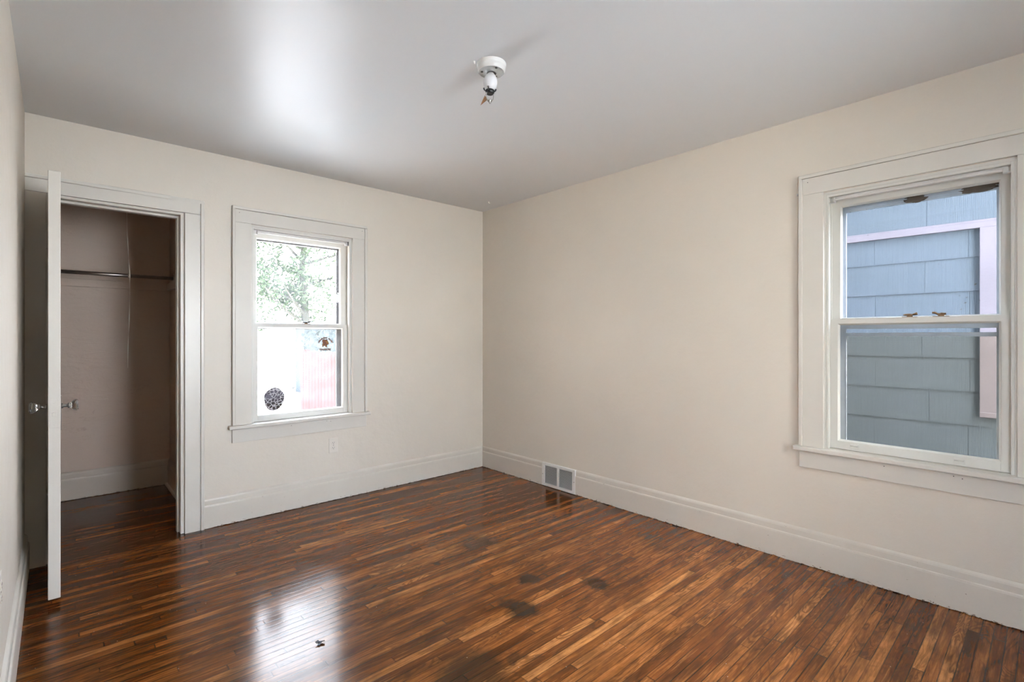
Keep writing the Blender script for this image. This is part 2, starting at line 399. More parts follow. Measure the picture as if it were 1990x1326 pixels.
# ------------------------------------------------------------------ closet doorway: casing, jambs, stops
m = MB(); FZ = .020
m.box((-2.451, -FZ, 0), (-2.365, 0, 2.045)); struct(m.build('trim_1', M_TRIM, bevel=.0015))       # right casing leg
m = MB(); m.box((XL, -FZ, 0), (-3.097, 0, 2.045)); struct(m.build('trim_2', M_TRIM, bevel=.0015))    # left casing leg
m = MB(); m.box((XL, -FZ-.0005, 2.046), (-2.365, 0, 2.118)); struct(m.build('trim_3', M_TRIM, bevel=.0015))
m = MB()
m.box((XL, -.030, 2.118), (-2.345, 0, 2.138)); m.box((-2.365, -.030, 0), (-2.345, 0, 2.118))
struct(m.build('trim_4', M_TRIM, bevel=.004, seg=3))                                               # backband
m = MB()
m.box((dx1-.015, -.004, 0), (dx1, T+.004, 2.045)); m.box((dx0, -.004, 0), (dx0+.012, T+.004, 2.045)); m.box((dx0+.012, -.004, 2.030), (dx1-.015, T+.004, 2.045))
struct(m.build('trim_5', M_TRIM, bevel=.002))
m = MB()
m.box((dx1-.027, .046, 0), (dx1-.015, .086, 2.030)); m.box((dx0+.012, .046, 0), (dx0+.024, .086, 2.030)); m.box((dx0+.024, .046, 2.016), (dx1-.027, .086, 2.030))
struct(m.build('trim_6', M_TRIM, bevel=.002))

# ------------------------------------------------------------------ closet door, standing open into the room
d = bpy.data.objects.new('door_1', None); S.collection.objects.link(d); d.location = (-3.086, -.012, 0)
struct(d, 'white closet door standing open, seen edge on')
d.rotation_euler = (0, 0, R(.35))
DW, DT = .594, .044; z0, z1 = .031, 2.031
m = MB()    # local: x thickness 0..DT, y 0..-DW
st = .11
for ya, yb in ((0, -st), (-DW+st, -DW)): m.box((0, ya, z0), (DT, yb, z1))
for za, zb in ((z0, .24), (.80, .92), (1.90, z1), (1.36, 1.45)): m.box((0, -st, za), (DT, -DW+st, zb))
for za, zb in ((.24, .80), (.92, 1.36), (1.45, 1.90)): m.box((.013, -st, za), (DT-.013, -DW+st, zb))
m.build('door_leaf', M_TRIM, d, bevel=.0035, seg=3)
m = MB(); kz = .925; ky = -DW+.062
for sx, s0 in ((1, DT), (-1, 0)):
    pl = MB(); pl.box((s0, ky-.024, .812), (s0+sx*.003, ky+.024, .975)); pl.build('knob_plate', M_NICKEL, d, bevel=.001)
    kn = MB(); prof = [(.0125, 0), (.0125, .006), (.008, .008), (.0075, .022), (.013, .024), (.0135, .029), (.009, .031)]
    kn.lathe([(r, sx*h) for r, h in prof], (s0+sx*.003, ky, kz), 'X', 24); sh = kn.build('knob_shank', M_NICKEL, d)
    kg2 = MB(); n = 8
    prof = [(.010, .028), (.0125, .032), (.024, .044), (.0275, .052), (.0265, .058), (.018, .0625), (.001, .0640)]
    kg2.lathe([(r, sx*h) for r, h in prof], (s0+sx*.003, ky, kz), 'X', 12)
    kg2.sm = [False]*len(kg2.sm); kg2.build('glass_knob', M_KNOB, d)
lk = MB(); lk.box((.006, -DW-.0016, .83), (DT-.006, -DW, .965)); lo = lk.build('latch_plate', M_TRIM, d, bevel=.001)
lb = MB(); lb.box((.014, -DW-.008, .885), (DT-.014, -DW, .902)); lb.lathe([(.003, -.0025), (.003, 0)], (DT/2, -DW-.0012, .945), 'Y', 12); lb.lathe([(.003, -.0025), (.003, 0)], (DT/2, -DW-.0012, .845), 'Y', 12)
lb.build('latch_bolt', M_TRIM, d, bevel=.002)
for hz in (.29, 1.74):
    hg = MB(); hg.lathe([(.006, 0), (.006, .09)], (-.004, .004, hz), 'Z', 12); hg.lathe([(.003, .09), (.007, .094), (.003, .104)], (-.004, .004, hz), 'Z', 12)
    hg.box((-.012, -.0115, hz), (-.002, .0, hz+.09)); hg.build('hinge', M_TRIM, d)

# ------------------------------------------------------------------ closet fittings
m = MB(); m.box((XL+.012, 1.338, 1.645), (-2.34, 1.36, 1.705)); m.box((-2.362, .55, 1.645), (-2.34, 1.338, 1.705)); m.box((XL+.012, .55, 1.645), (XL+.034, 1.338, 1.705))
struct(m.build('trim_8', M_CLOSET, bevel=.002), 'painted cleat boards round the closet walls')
rod = thing('closet_rod', 'steel hanging rod spanning the dark closet', 'closet rod', (-2.76, 1.02, 1.722))
m = MB(); m.lathe([(.0135, -.415), (.0135, .415)], (0, 0, 0), 'X', 24); m.build('rod', M_STEEL, rod)
for sx in (-1, 1):
    m = MB(); m.lathe([(.034, sx*.396), (.034, sx*.402), (.022, sx*.404), (.019, sx*.418)][::1], (0, 0, 0), 'X', 24); m.build('rod_socket', M_CLOSET, rod)
cs = thing('pull_string', 'thin pale pull string hanging in the closet, knotted round the rod', 'string', (-2.645, 1.0, 1.0))
m = MB(); pts = []; vs = []; fs = []
nseg = 90; ztop, zbot = H, 1.02
for i in range(nseg+1):
    z = ztop + (zbot-ztop)*i/nseg
    off = -.022*max(0, (z-1.72)/.75) - .004*math.sin(z*7) - .006*max(0, (1.72-z)/.7)
    tw = z*7 + 1.2*math.sin(z*4); wd = .0030 + .0022*math.sin(z*11)
    cx = -2.645 + off; cy = 1.0
    vs += [(cx + wd*math.cos(tw) - (-2.645), wd*math.sin(tw), z-1.0), (cx - wd*math.cos(tw) - (-2.645), -wd*math.sin(tw), z-1.0)]
    vs[-2] = (vs[-2][0], vs[-2][1]-.0, vs[-2][2])
for i in range(nseg): fs.append((2*i, 2*i+1, 2*i+3, 2*i+2))
m.add(vs, fs, True); so_ = m.build('cord', M_STRING, cs); sm_ = so_.modifiers.new('thick', 'SOLIDIFY'); sm_.thickness = .0012
m = MB()
for k in range(3):
    pp = [(-.002+.001*k + (.003*(k-1)), .02+.0155*math.cos(a*math.pi/8), .722+.0155*math.sin(a*math.pi/8)) for a in range(17)]
    m.tube(pp, .0018, 6)
m.lathe([(.001, -.007), (.006, -.003), (.006, .004), (.001, .008)], (-.001, -.001, .722), 'Z', 10)
m.build('knot', M_STRING, cs)
# pull-chain lamp holder the string hangs from, up on the closet ceiling
ch = thing('closet_lamp_holder', 'small porcelain lamp holder on the closet ceiling', 'lamp holder', (-2.69, 1.0, H))
m = MB(); m.lathe([(.055, 0), (.055, -.012), (.035, -.03), (.028, -.055), (.022, -.056)], (.06, 0, 0), 'Z', 24); m.build('socket', M_PORC, ch)

# ------------------------------------------------------------------ double-hung windows (local x right, y outward, z up)
def window(name, loc, rz, glass, label, locks, lifts):
    W = bpy.data.objects.new(name, None); S.collection.objects.link(W); W.location = loc; W.rotation_euler = (0, 0, rz)
    struct(W, label)
    h = .365
    m = MB()
    for s in (-1, 1): m.box((s*h, -.020, .655), (s*(h+.100), 0, 2.033))
    m.build('side_casing', M_TRIM, W, bevel=.0015)
    m = MB(); m.box((-h-.100, -.0205, 2.0335), (h+.100, 0, 2.122)); m.build('head_casing', M_TRIM, W, bevel=.0015)
    m = MB()
    for s in (-1, 1): m.box((s*(h+.100), -.031, .655), (s*(h+.119), 0, 2.122))
    m.box((-h-.119, -.031, 2.122), (h+.119, 0, 2.142)); m.build('backband', M_TRIM, W, bevel=.004, seg=3)
    m = MB(); m.box((-h-.142, -.052, .632), (h+.142, .0, .656)); m.box((-h, 0, .632), (h, .05, .656)); m.build('stool', M_TRIM, W, bevel=.005, seg=3)
    m = MB(); m.box((-h-.118, -.018, .538), (h+.118, 0, .632)); m.build('apron', M_TRIM, W, bevel=.0015)
    m = MB()    # jambs, head and sloping outer sill
    for s in (-1, 1): m.box((s*(h-.008), -.002, .655), (s*(h), T+.01, 2.026))
    m.box((-h, -.002, 2.018), (h, T+.01, 2.030))
    m.prism([(.05, .655), (.05, .630), (T+.06, .612), (T+.06, .632)], (2*h, 0, 0), (-h, 0, 0), (0, 1, 0), (0, 0, 1))
    m.build('frame', M_SASH, W)
    m = MB()
    for s in (-1, 1): m.box((s*(h-.020), 0, .656), (s*(h-.008), .030, 2.018)); m.box((s*(h-.018), .0675, 1.34), (s*(h-.008), .0725, 2.018))
    m.box((-h+.020, 0, 2.004), (h-.020, .030, 2.018)); m.build('stop_bead', M_SASH, W, bevel=.002)
    m = MB(); m.lathe([(.0065, -h+.045), (.0065, h-.045)], (0, .018, 1.990), 'X', 12)
    m.box((-h+.03, .027, 1.984), (h-.03, .031, 2.004)); m.build('shade_track', M_WHITEP, W, bevel=.001)
    for s in (-1, 1):
        m = MB(); x = s*(h-.033)
        m.box((x-.013, .004, 1.972), (x+.013, .030, 1.974)); m.box((x-.013, .028, 1.974), (x+.013, .030, 1.999))
        for q in (-.013, .0115): m.box((x+q, .004, 1.974), (x+q+.0015, .028, 1.999))
        m.build('blind_bracket', M_WHITEP, W)
    # sashes
    def sash(nm, y0, y1, zb, zt, gb, gt, gh):
        E_ = bpy.data.objects.new(nm, None); S.collection.objects.link(E_); E_.parent = W
        H0 = h-.009
        m = MB()
        for s in (-1, 1): m.box((s*gh, y0, zb), (s*H0, y1, zt))
        m.box((-gh, y0, zb), (gh, y1, gb)); m.box((-gh, y0, gt), (gh, y1, zt)); ym = (y0+y1)/2+.002
        bw = .007      # splayed inner moulding
        for s in (-1, 1): m.prism([(gh, y0+.001), (gh-bw, ym-.003), (gh-bw, ym+.003), (gh, y1-.002)], (0, 0, gt-gb), (0, 0, gb), (s, 0, 0), (0, 1, 0))
        for zz, s in ((gb, 1), (gt, -1)): m.prism([(0, y0+.001), (bw, ym-.003), (bw, ym+.003), (0, y1-.002)], (2*gh, 0, 0), (-gh, 0, zz), (0, 0, s), (0, 1, 0))
        m.build('sash_frame', M_SASH, E_, bevel=.001)
        m = MB(); m.box((-gh+.003, ym-.0015, gb+.003), (gh-.003, ym+.0015, gt-.003))
        pane = MB(); pane.add([(-gh+.003, ym, gb+.003), (gh-.003, ym, gb+.003), (gh-.003, ym, gt-.003), (-gh+.003, ym, gt-.003)], [(0, 1, 2, 3)])
        pane.build('glass_pane', glass, E_); return E_, ym
    up, yu = sash('upper_sash', .073, .106, 1.318, 2.016, 1.352, 1.962, .310)
    lo, yl = sash('lower_sash', .032, .066, .658, 1.351, .700, 1.325, .312)
    for x, kind in locks:
        L = bpy.data.objects.new('sash_lock', None); S.collection.objects.link(L); L.parent = W; L.location = (x, .052, 1.351)
        m = MB(); m.box((-.030, -.010, 0), (.030, .012, .004)); m.lathe([(.012, .004), (.012, .009), (.006, .012)], (0, 0, 0), 'Z', 16); m.build('lock_base', M_BRASS, L, bevel=.001)
        m = MB()
        if kind: m.lathe([(.019, .009), (.021, .012), (.020, .016), (.008, .019)], (-.006, .002, 0), 'Z', 20); m.tube([(.008, 0, .013), (.022, -.004, .016), (.030, -.004, .019)], [.004, .006, .0075])
        else: m.tube([(.0, 0, .012), (-.012, -.002, .013), (-.022, -.006, .020), (-.032, -.007, .020)], [.008, .004, .006, .005]); m.tube([(0, 0, .012), (.018, 0, .014)], [.009, .004])
        m.build('lock_lever', M_BRASS if name == 'window_2' else M_STORMD, L)
    for x in lifts:
        m = MB(); m.box((x-.020, .0305, .668), (x+.020, .032, .692))
        m.prism([(0, 0), (-.012, -.004), (-.016, .002), (-.013, .006), (0, .003)], (.034, 0, 0), (x-.017, .0315, .684), (0, 1, 0), (0, 0, 1)); m.build('sash_lift', M_SASH, W, bevel=.001)
    # exterior storm window
    m = MB(); y0, y1 = .116, .134; gs = .297
    for s in (-1, 1): m.box((s*gs, y0, .640), (s*(h-.008), y1, 2.018)); m.box((s*(gs-.004), y0+.004, .660), (s*gs, y1-.004, 1.93))
    for za, zb in ((1.930, 2.018), (1.297, 1.322), (1.257, 1.277), (.640, .672)) if name == 'window_2' else ((1.945, 2.018), (1.312, 1.335), (.640, .672)): m.box((-gs, y0, za), (gs, y1, zb))
    m.box((-gs, y0-.006, 1.947), (gs, y0, 1.952)); m.build('storm_frame', M_STORM if name == 'window_2' else M_STORMD, W, bevel=.001)
    m = MB(); m.add([(-gs, .126, .672), (gs, .126, .672), (gs, .126, 1.257), (-gs, .126, 1.257)], [(0, 1, 2, 3)])
    if name == 'window_2': m.build('insect_screen', M_SCREEN, W)
    m = MB()    # small nail holes in the casing
    for x, z in ((-h-.075, 2.10), (h+.08, 2.10), (-.10, .612), (.16, .616), (.19, .610)):
        m.lathe([(.0022, 0), (.0022, .001)], (x, -.0212 if z > 1 else -.0187, z), 'Y', 8)
    m.build('nail_hole', M_DARK, W)
    return W, yu, yl
W1, yu, yl = window('window_1', (-1.698, 0, 0), 0, M_GLASS_DIRTY, 'bright double-hung window beside the closet, with two stickers', [(.03, 1)], [])
W2, yu, yl = window('window_2', (0, -3.282, 0), R(-90), M_GLASS, 'double-hung window on the right looking onto grey-blue siding', [(-.010, 1), (.108, 0)], [-.235, .175])
m = MB(); fy0 = YF-.10; wa, wb = -2.15, -1.10  # unseen window added in the front wall to bring in fill light
for a, b, c, d3 in ((wa, wa+.05, .70, 2.05), (wb-.05, wb, .70, 2.05), (wa+.05, wb-.05, .70, .75), (wa+.05, wb-.05, 2.0, 2.05), (wa+.05, wb-.05, 1.35, 1.39)): m.box((a, fy0, c), (b, fy0+.05, d3))
for a, b, c, d3 in ((wa-.12, wa, .68, 2.17), (wb, wb+.12, .68, 2.17), (wa, wb, 2.05, 2.17), (wa-.14, wb+.14, .64, .68)): m.box((a, YF, c), (b, YF+.02, d3))
W3 = struct(m.build('fill_window_front', M_SASH)); m = MB(); m.add([(wa+.05, fy0+.02, .75), (wb-.05, fy0+.02, .75), (wb-.05, fy0+.02, 2.0), (wa+.05, fy0+.02, 2.0)], [(0, 1, 2, 3)]); m.build('glass_pane', M_GLASS, W3)
m = MB(); X0 = XL-.10; wa, wb = -4.80, -4.40  # second added window, out of view, brightening the right wall
for a, b, c, d3 in ((wa, wa+.05, .70, 2.05), (wb-.05, wb, .70, 2.05), (wa+.05, wb-.05, .70, .75), (wa+.05, wb-.05, 2.0, 2.05), (wa+.05, wb-.05, 1.35, 1.39)): m.box((X0, a, c), (X0+.05, b, d3))
for a, b, c, d3 in ((wa-.12, wa, .68, 2.17), (wb, wb+.12, .68, 2.17), (wa, wb, 2.05, 2.17), (wa-.14, wb+.14, .64, .68)): m.box((XL, a, c), (XL+.02, b, d3))
W4 = struct(m.build('fill_window_left', M_SASH)); m = MB(); m.add([(X0+.02, wa+.05, .75), (X0+.02, wb-.05, .75), (X0+.02, wb-.05, 2.0), (X0+.02, wa+.05, 2.0)], [(0, 1, 2, 3)]); m.build('glass_pane', M_GLASS, W4)
# little fly specks on the right window's panes
m = MB()
for i in range(60):
    x = random.uniform(-.28, .28); z = random.uniform(1.37, 1.93) if random.random() < .75 else random.uniform(.72, 1.3)
    yy = (yu if z > 1.34 else yl) - .0008; r = random.choice((.0006, .0008, .001, .0015)); a = random.uniform(0, 3); e = random.uniform(1, 2.2)
    m.add([(x + r*e*math.cos(t)*math.cos(a) - r*math.sin(t)*math.sin(a), yy, z + r*e*math.cos(t)*math.sin(a) + r*math.sin(t)*math.cos(a)) for t in [k*math.pi/4 for k in range(8)]], [tuple(range(8))])
for x, z, r in ((.225, 1.50, .0035), (.17, 1.45, .0022), (.195, 1.44, .0025), (.19, 1.415, .003), (.175, 1.385, .0025), (.04, 1.53, .002), (-.19, 1.79, .002)):
    m.add([(x + r*1.6*math.cos(t), yu-.001, z + r*math.sin(t+.6)) for t in [k*math.pi/5 for k in range(10)]], [tuple(range(10))])
m.build('fly_specks', M_DARK, W2)
# nests on the storm frame of the right window
def nest(x, z, w_, h_, lab):
    m = MB(); n = 15; rows = 9; vs = []; fs = []
    for i in range(rows):
        ph = math.pi*i/(rows-1)
        for k in range(n):
            a = 2*math.pi*k/n; q = 1 + random.uniform(-.22, .22)
            vs.append((w_*.5*math.sin(ph)*math.cos(a)*q, .0042*math.sin(ph)*math.sin(a), h_*.5*math.cos(ph)*q))
    for i in range(rows-1):
        for k in range(n): fs.append((i*n+k, i*n+(k+1) % n, (i+1)*n+(k+1) % n, (i+1)*n+k))
    m.add(vs, fs, True); o = m.build('insect_nest', M_NEST); o.rotation_euler = (0, 0, R(-90))
    o.location = (.1120, -3.282 - x, z); tag(o, lab, 'nest', 'insect nests on the window frame'); return o
nest(.004, 1.945, .090, .036, 'round brown insect nest in the middle of the right window top')
nest(.232, 1.948, .135, .036, 'wide brown insect nest in the right corner of the right window top')

# ------------------------------------------------------------------ stickers on the lower pane of the back window
YG = yl - .0012
st_ = thing('warriors_sticker', 'brown and gold round sticker with a feathered head and WARRIORS lettering', 'sticker', (-1.521, YG, 1.205))
m = MB()
def flat(m, pts, dy=0): m.prism(pts, (0, .0004, 0), (0, dy, 0), (1, 0, 0), (0, 0, 1))
def arcword(a0, a1, n):      # small capitals round the top, too worn to read
    for i in range(n):
        c = R(a0 + (a1-a0)*(i+.5)/n); wd = abs(R(a1-a0))/n*.46; random.seed(i+n)
        lo_, hi_ = .0493, .0610; q = random.choice((.0530, .0575))
        for (r0, r1, f0, f1) in ((lo_, hi_, -1, -.1), (lo_, hi_, .25, 1), (q-.003, q+.003, -.2, .35), (hi_-.004, hi_, -.2, .35)):
            flat(m, [(r*math.cos(c - f*wd), r*math.sin(c - f*wd)) for r, f in ((r0, f0), (r1, f0), (r1, f1), (r0, f1))])
arcword(162, 76, 11); arcword(66, 20, 5)
m.v = [(x, y, z-.0135) for x, y, z in m.v]
m.build('arc_lettering', M_BROWN, st_)
def zp(l): return [((x-655)/33.15*.00397, (700-y)/33.15*.00397) for x, y in l]
m = MB(); flat(m, zp([(400,630),(440,560),(430,500),(470,480),(440,470),(520,440),(640,450),(760,450),(800,530),(840,590),(860,640),(895,685),(865,710),(860,770),(830,790),(760,790),(750,860),(790,940),(740,975),(680,940),(620,880),(580,840),(550,880),(500,920),(430,910),(440,800),(460,700),(480,620)]), .0002)
m.build('head_outline', M_BROWN, st_)
m = MB()
flat(m, zp([(640,530),(740,540),(800,600),(830,650),(840,720),(780,750),(720,730),(680,640)]), -.0006); flat(m, zp([(490,640),(540,640),(530,800),(480,880),(450,880),(470,760)]), -.0006)
flat(m, zp([(600,780),(660,800),(700,860),(740,920),(700,920),(640,860)]), -.0006); flat(m, zp([(470,520),(560,500),(620,560),(540,570)]), -.0006); m.build('head_highlight', M_GOLD, st_)
m = MB(); flat(m, zp([(620,470),(740,460),(760,490),(640,510)]), -.0008); flat(m, zp([(600,600),(640,600),(680,700),(640,720)]), -.0008); flat(m, zp([(500,580),(580,570),(570,620),(520,630)]), -.0008); m.build('headband', M_REDB, st_)
tc = bpy.data.curves.new('warriors_lettering', 'FONT'); tc.body = 'WARRIORS'; tc.size = .0220; tc.align_x = 'CENTER'; tc.extrude = .0002; tc.offset = .0016
to = bpy.data.objects.new('warriors_lettering', tc); S.collection.objects.link(to); to.parent = st_; to.rotation_euler = (R(90), 0, 0); to.location = (-.003, 0, -.0545)
me = bpy.data.meshes.new_from_object(to); me.name = 'warriors_lettering'; me.materials.clear(); me.materials.append(M_BROWN)
bpy.data.objects.remove(to, do_unlink=True); bpy.data.curves.remove(tc)
to = bpy.data.objects.new('warriors_lettering', me); S.collection.objects.link(to); to.parent = st_
to.rotation_euler = (R(90), 0, 0); to.location = (-.003, 0, -.0545); to.scale = (.80, 1, 1)
# dark oval, cracked film
ov = NT('cracked_dark_film'); x, y, z = ov.xyz()
vr = ov.n('TexVoronoi', feature='DISTANCE_TO_EDGE'); ov.l(ov.coord(), vr.inputs['Vector']); vr.inputs['Scale'].default_value = 42
nn = ov.noise(scale=16, detail=3)
crack = ov.math('MULTIPLY', ov.ramp(vr.outputs['Distance'], [(.0, 1), (.045, 1), (.075, 0)]), ov.ramp(nn, [(.40, 0), (.47, 1)]))
bc = ov.mix(ov.ramp(ov.math('MULTIPLY_ADD', z, 6, .5), [(.25, 0), (.6, 1)]), (.030, .018, .016), (.12, .11, .15))
bc = ov.mix(ov.ramp(ov.noise(scale=30, detail=4), [(.45, 0), (.6, .7)]), bc, (.025, .02, .025))
ov.set(col=ov.mix(crack, bc, (.62, .62, .66)), rough=.3)
m = MB(); pts = [((.070 + .0035*math.sin(3*t+.6))*math.cos(t), (.084 + .003*math.sin(2*t))*math.sin(t)) for t in [k*2*math.pi/48 for k in range(48)]]
flat(m, pts); o = m.build('oval_sticker', ov.mat); o.location = (-1.895, YG, .806)
tag(o, 'dark cracked oval sticker low on the left of the bright window', 'sticker')

# ------------------------------------------------------------------ outlets
def outlet(loc, rz, lab):
    t = thing('electrical_outlet', lab, 'outlet', loc, 'painted wall outlets', (0, 0, rz))
    m = MB(); m.box((-.035, -.005, -.057), (.035, 0, .057)); m.build('cover_plate', M_WALLP, t, bevel=.003, seg=3)
    for s in (-1, 1):
        m = MB(); m.lathe([(.0165, -.0065), (.0165, -.004)], (0, 0, s*.0195), 'Y', 24); r = m.build('receptacle', M_WALLP, t)
        m = MB(); m.box((-.0075, -.0070, s*.0195-.001), (-.0055, -.006, s*.0195+.007)); m.box((.0055, -.0070, s*.0195), (.0075, -.006, s*.0195+.007)); m.lathe([(.0024, -.0070), (.0024, -.006)], (0, 0, s*.0195-.007), 'Y', 10)
        m.build('slots', M_DARK, r)
    m = MB(); m.lathe([(.003, -.0062), (.003, -.0045)], (0, 0, 0), 'Y', 10); m.build('screw', M_NICKEL, t)
M_WALLP = plain('painted_plate', (.77, .72, .65), .35)
outlet((-1.481, 0, .4195), 0, 'painted wall outlet under the bright window')
outlet((XL, -1.615, .487), R(90), 'white wall outlet at the left edge, on the left wall')

# ------------------------------------------------------------------ floor register in the right baseboard
vent = thing('air_register', 'white metal wall register with two louvred panels in the baseboard', 'vent', (0, -1.0055, 0))
m = MB(); ya, yb = .1815, -.1815
z0, z1 = .004, .196
for a, b, c, d2 in ((ya, yb, z1-.020, z1), (ya, yb, z0, z0+.022), (ya, ya-.026, z0+.022, z1-.020), (yb+.030, yb, z0+.022, z1-.020), (.012, -.004, z0+.022, z1-.020)): m.box((-.024, a, c), (-.0005, b, d2))
m.build('register_frame', M_WHITEP, vent, bevel=.0015)
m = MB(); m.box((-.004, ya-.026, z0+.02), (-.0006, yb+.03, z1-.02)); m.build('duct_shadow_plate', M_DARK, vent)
M_LOUV = plain('grey_louvre_metal', (.55, .55, .53), .45, .1)
for a, b in ((ya-.026, .012), (-.004, yb+.030)):
    m = MB(); n = 14
    for i in range(n):
        zc = z0+.028 + i*(z1-z0-.055)/(n-1); m.prism([(-.0205, -.0030), (-.0195, -.0034), (-.0065, .0012), (-.0075, .0016)], (0, b-a, 0), (0, a, zc), (1, 0, 0), (0, 0, 1))
    m.build('louvre_panel', M_LOUV, vent)
for y_ in (ya-.010, yb+.010):
    m = MB(); m.lathe([(.0035, -.0255), (.0035, -.0238)], (0, y_, .10), 'X', 12); m.build('screw', M_NICKEL, vent)

# ------------------------------------------------------------------ ceiling light
cl = thing('ceiling_light', 'bare frosted bulb in a round white porcelain ceiling holder', 'ceiling light', (-1.623, -2.061, H))
m = MB(); m.lathe([(.066, 0), (.067, -.006), (.064, -.012), (.062, -.014), (.0635, -.020), (.060, -.032), (.056, -.037)], n=40, cap=False); m.build('holder_rim', M_PORC, cl)
m = MB(); m.lathe([(.0565, -.0365), (.050, -.034), (.026, -.033), (.024, -.040), (.020, -.041), (.019, -.030)], n=40, cap=False); m.build('holder_face', M_PORCD, cl)
m = MB()
for a in (20, 140, 260): m.lathe([(.0055, -.0362), (.0055, -.030)], (.042*math.cos(R(a)), .042*math.sin(R(a)), 0), 'Z', 12)
m.lathe([(.0215, -.0425), (.016, -.0428)], n=20); m.build('screw_hole', M_DARK, cl)
bax = Matrix.Rotation(R(4), 3, 'Y')
m = MB(); m.lathe([(.012, -.030), (.0135, -.045), (.0215, -.053), (.0275, -.063), (.0308, -.077), (.0308, -.090), (.0275, -.104), (.0205, -.114), (.011, -.1215), (.001, -.124)], n=36, M=bax); m.build('bulb', M_BULB, cl)
m = MB()
m.lathe([(.0185, -.1195), (.0205, -.122), (.0195, -.130), (.015, -.136), (.012, -.1365)], n=24, M=bax)
for a in (30, 150, 215, 330):
    c, s_ = math.cos(R(a)), math.sin(R(a)); m.tube([(-.009+.018*c, .018*s_, -.124), (-.009+.025*c, .025*s_, -.119), (-.009+.0275*c, .0275*s_, -.112)], [.003, .003, .0035], 8)
m.build('shade_clip', M_BLACK, cl)
m = MB(); cx = -.009
for s_ in (-1, 1): m.tube([(cx+s_*.013*.74, -s_*.013*.67, -.132), (cx+s_*.016*.74, -s_*.016*.67, -.146), (cx+s_*.014*.74, -s_*.014*.67, -.160), (cx+s_*.006*.74, -s_*.006*.67, -.168)], .0011, 8)
m.build('wire_loop', M_NICKEL, cl)
m = MB(); m.lathe([(.003, -.160), (.010, -.163), (.0105, -.167), (.004, -.170), (.0055, -.174), (.001, -.179)], (cx, 0, 0), n=20); m.build('finial', M_NICKEL, cl)
m = MB(); U = Vector((.738, -.675, 0))
P_ = [U*-.022 + Vector((cx, 0, -.141)), U*-.010 + Vector((cx, 0, -.160)), U*-.042 + Vector((cx, 0, -.186)), U*-.033 + Vector((cx, 0, -.165))]
n_ = Vector((.675, .738, 0))*.0012; m.add([p for p in P_] + [p+n_ for p in P_], [(0,1,2,3),(7,6,5,4),(0,1,5,4),(1,2,6,5),(2,3,7,6),(3,0,4,7)]); 
m.tube([U*-.016 + Vector((cx, 0, -.125)), U*-.020 + Vector((cx, 0, -.141))], .0008, 6); m.build('hanging_shard', M_TAN, cl)
m = MB(); m.lathe([(.001, -.014), (.004, -.010), (.005, -.004), (.003, 0)], (-.073, .030, 0), 'Z', 10); m.lathe([(.001, -.010), (.003, -.006), (.003, 0)], (-.066, .036, 0), 'Z', 10); m.build('paint_drip', M_PORC, cl)

# ------------------------------------------------------------------ small things
fx, fy_ = fl(622, 1252)
m = MB()
for i in range(5):
    a = random.uniform(0, 6.28); r = .012; q = Matrix.Translation((random.uniform(-.012, .012), random.uniform(-.008, .008), .003+.0015*i)) @ Matrix.Rotation(a, 4, 'Z') @ Matrix.Rotation(random.uniform(-.4, .4), 4, 'X')
    m.box((-r*.6, -r*.4, -.0008), (r*.6, r*.4, .0012), q)
o = m.build('debris_crumb', M_LABEL); o.location = (fx, fy_, .0005); tag(o, 'tiny grey crumb of debris lying on the shiny floor', 'debris')
m = MB(); m.lathe([(.006, 0), (.006, -.002), (.003, -.004), (.003, -.014), (.0055, -.016), (.001, -.019)], (0, 0, 0), 'Y', 14)
o = m.build('curtain_peg', M_WHITEP); o.rotation_euler = (0, 0, R(-90)); o.location = (0, -2.790, 2.045); tag(o, 'small painted peg on the wall left of the right window casing', 'peg')
m = MB(); m.lathe([(.003, 0), (.003, -.012), (.001, -.014)], n=10); m.tube([(0, 0, -.010), (.006, -.004, -.016), (.010, -.007, -.010)], .0014, 6)
o = m.build('ceiling_hook', M_PORC); o.location = (-.19, -.32, H); tag(o, 'tiny hook in the ceiling near the far corner', 'hook')

# ------------------------------------------------------------------ outside
m = MB(); m.box((-25, -14, -.75), (30, 45, -.6))
gm = plain('pale_concrete_ground', (.74, .73, .70), 1, spec=0, bump=.3, bscale=8, vary=.2)
struct(m.build('ground', gm))
m = MB(); m.box((T, -13, -.62), (2.3, 3.5, -.57)); struct(m.build('ground', plain('bounce_cutting_ground', (.07, .065, .05), .95, bump=.6, bscale=20, vary=.3)))  # dark strip added out of view to cut bounce light between the houses
# neighbouring house: ribbed shingle siding, belt board and window casing
NX = 2.25
sd = NT('ribbed_blue_grey_shingle'); x, y, z = sd.xyz()
rib = sd.math('SINE', sd.math('MULTIPLY', sd.math('ADD', y, sd.math('MULTIPLY', sd.noise(scale=3), .006)), 560))
ribn = sd.math('MULTIPLY', rib, sd.ramp(sd.noise(sd.comb(0, sd.math('MULTIPLY', y, 30), 0), scale=1.4, detail=2), [(.3, .2), (.7, 1)]))
cc = sd.mix(sd.math('MULTIPLY_ADD', ribn, .5, .5), (.059, .071, .0855), (.073, .0875, .104))
cc = sd.mix(sd.ramp(sd.noise(scale=4, detail=5), [(.4, 0), (.75, .35)]), cc, (.058, .072, .079))
sd.set(col=cc, rough=.9, spec=.15, normal=sd.bump(ribn, .22, .003)); M_SIDE = sd.mat
nh = thing('neighbouring_house', 'blue-grey shingle-sided house wall seen through the right window', 'house', (NX, -3, -.6))
m = MB(); ex = .2645; zb = .030   # course butt edges at z = .030 + k*ex
random.seed(3)
k = -3
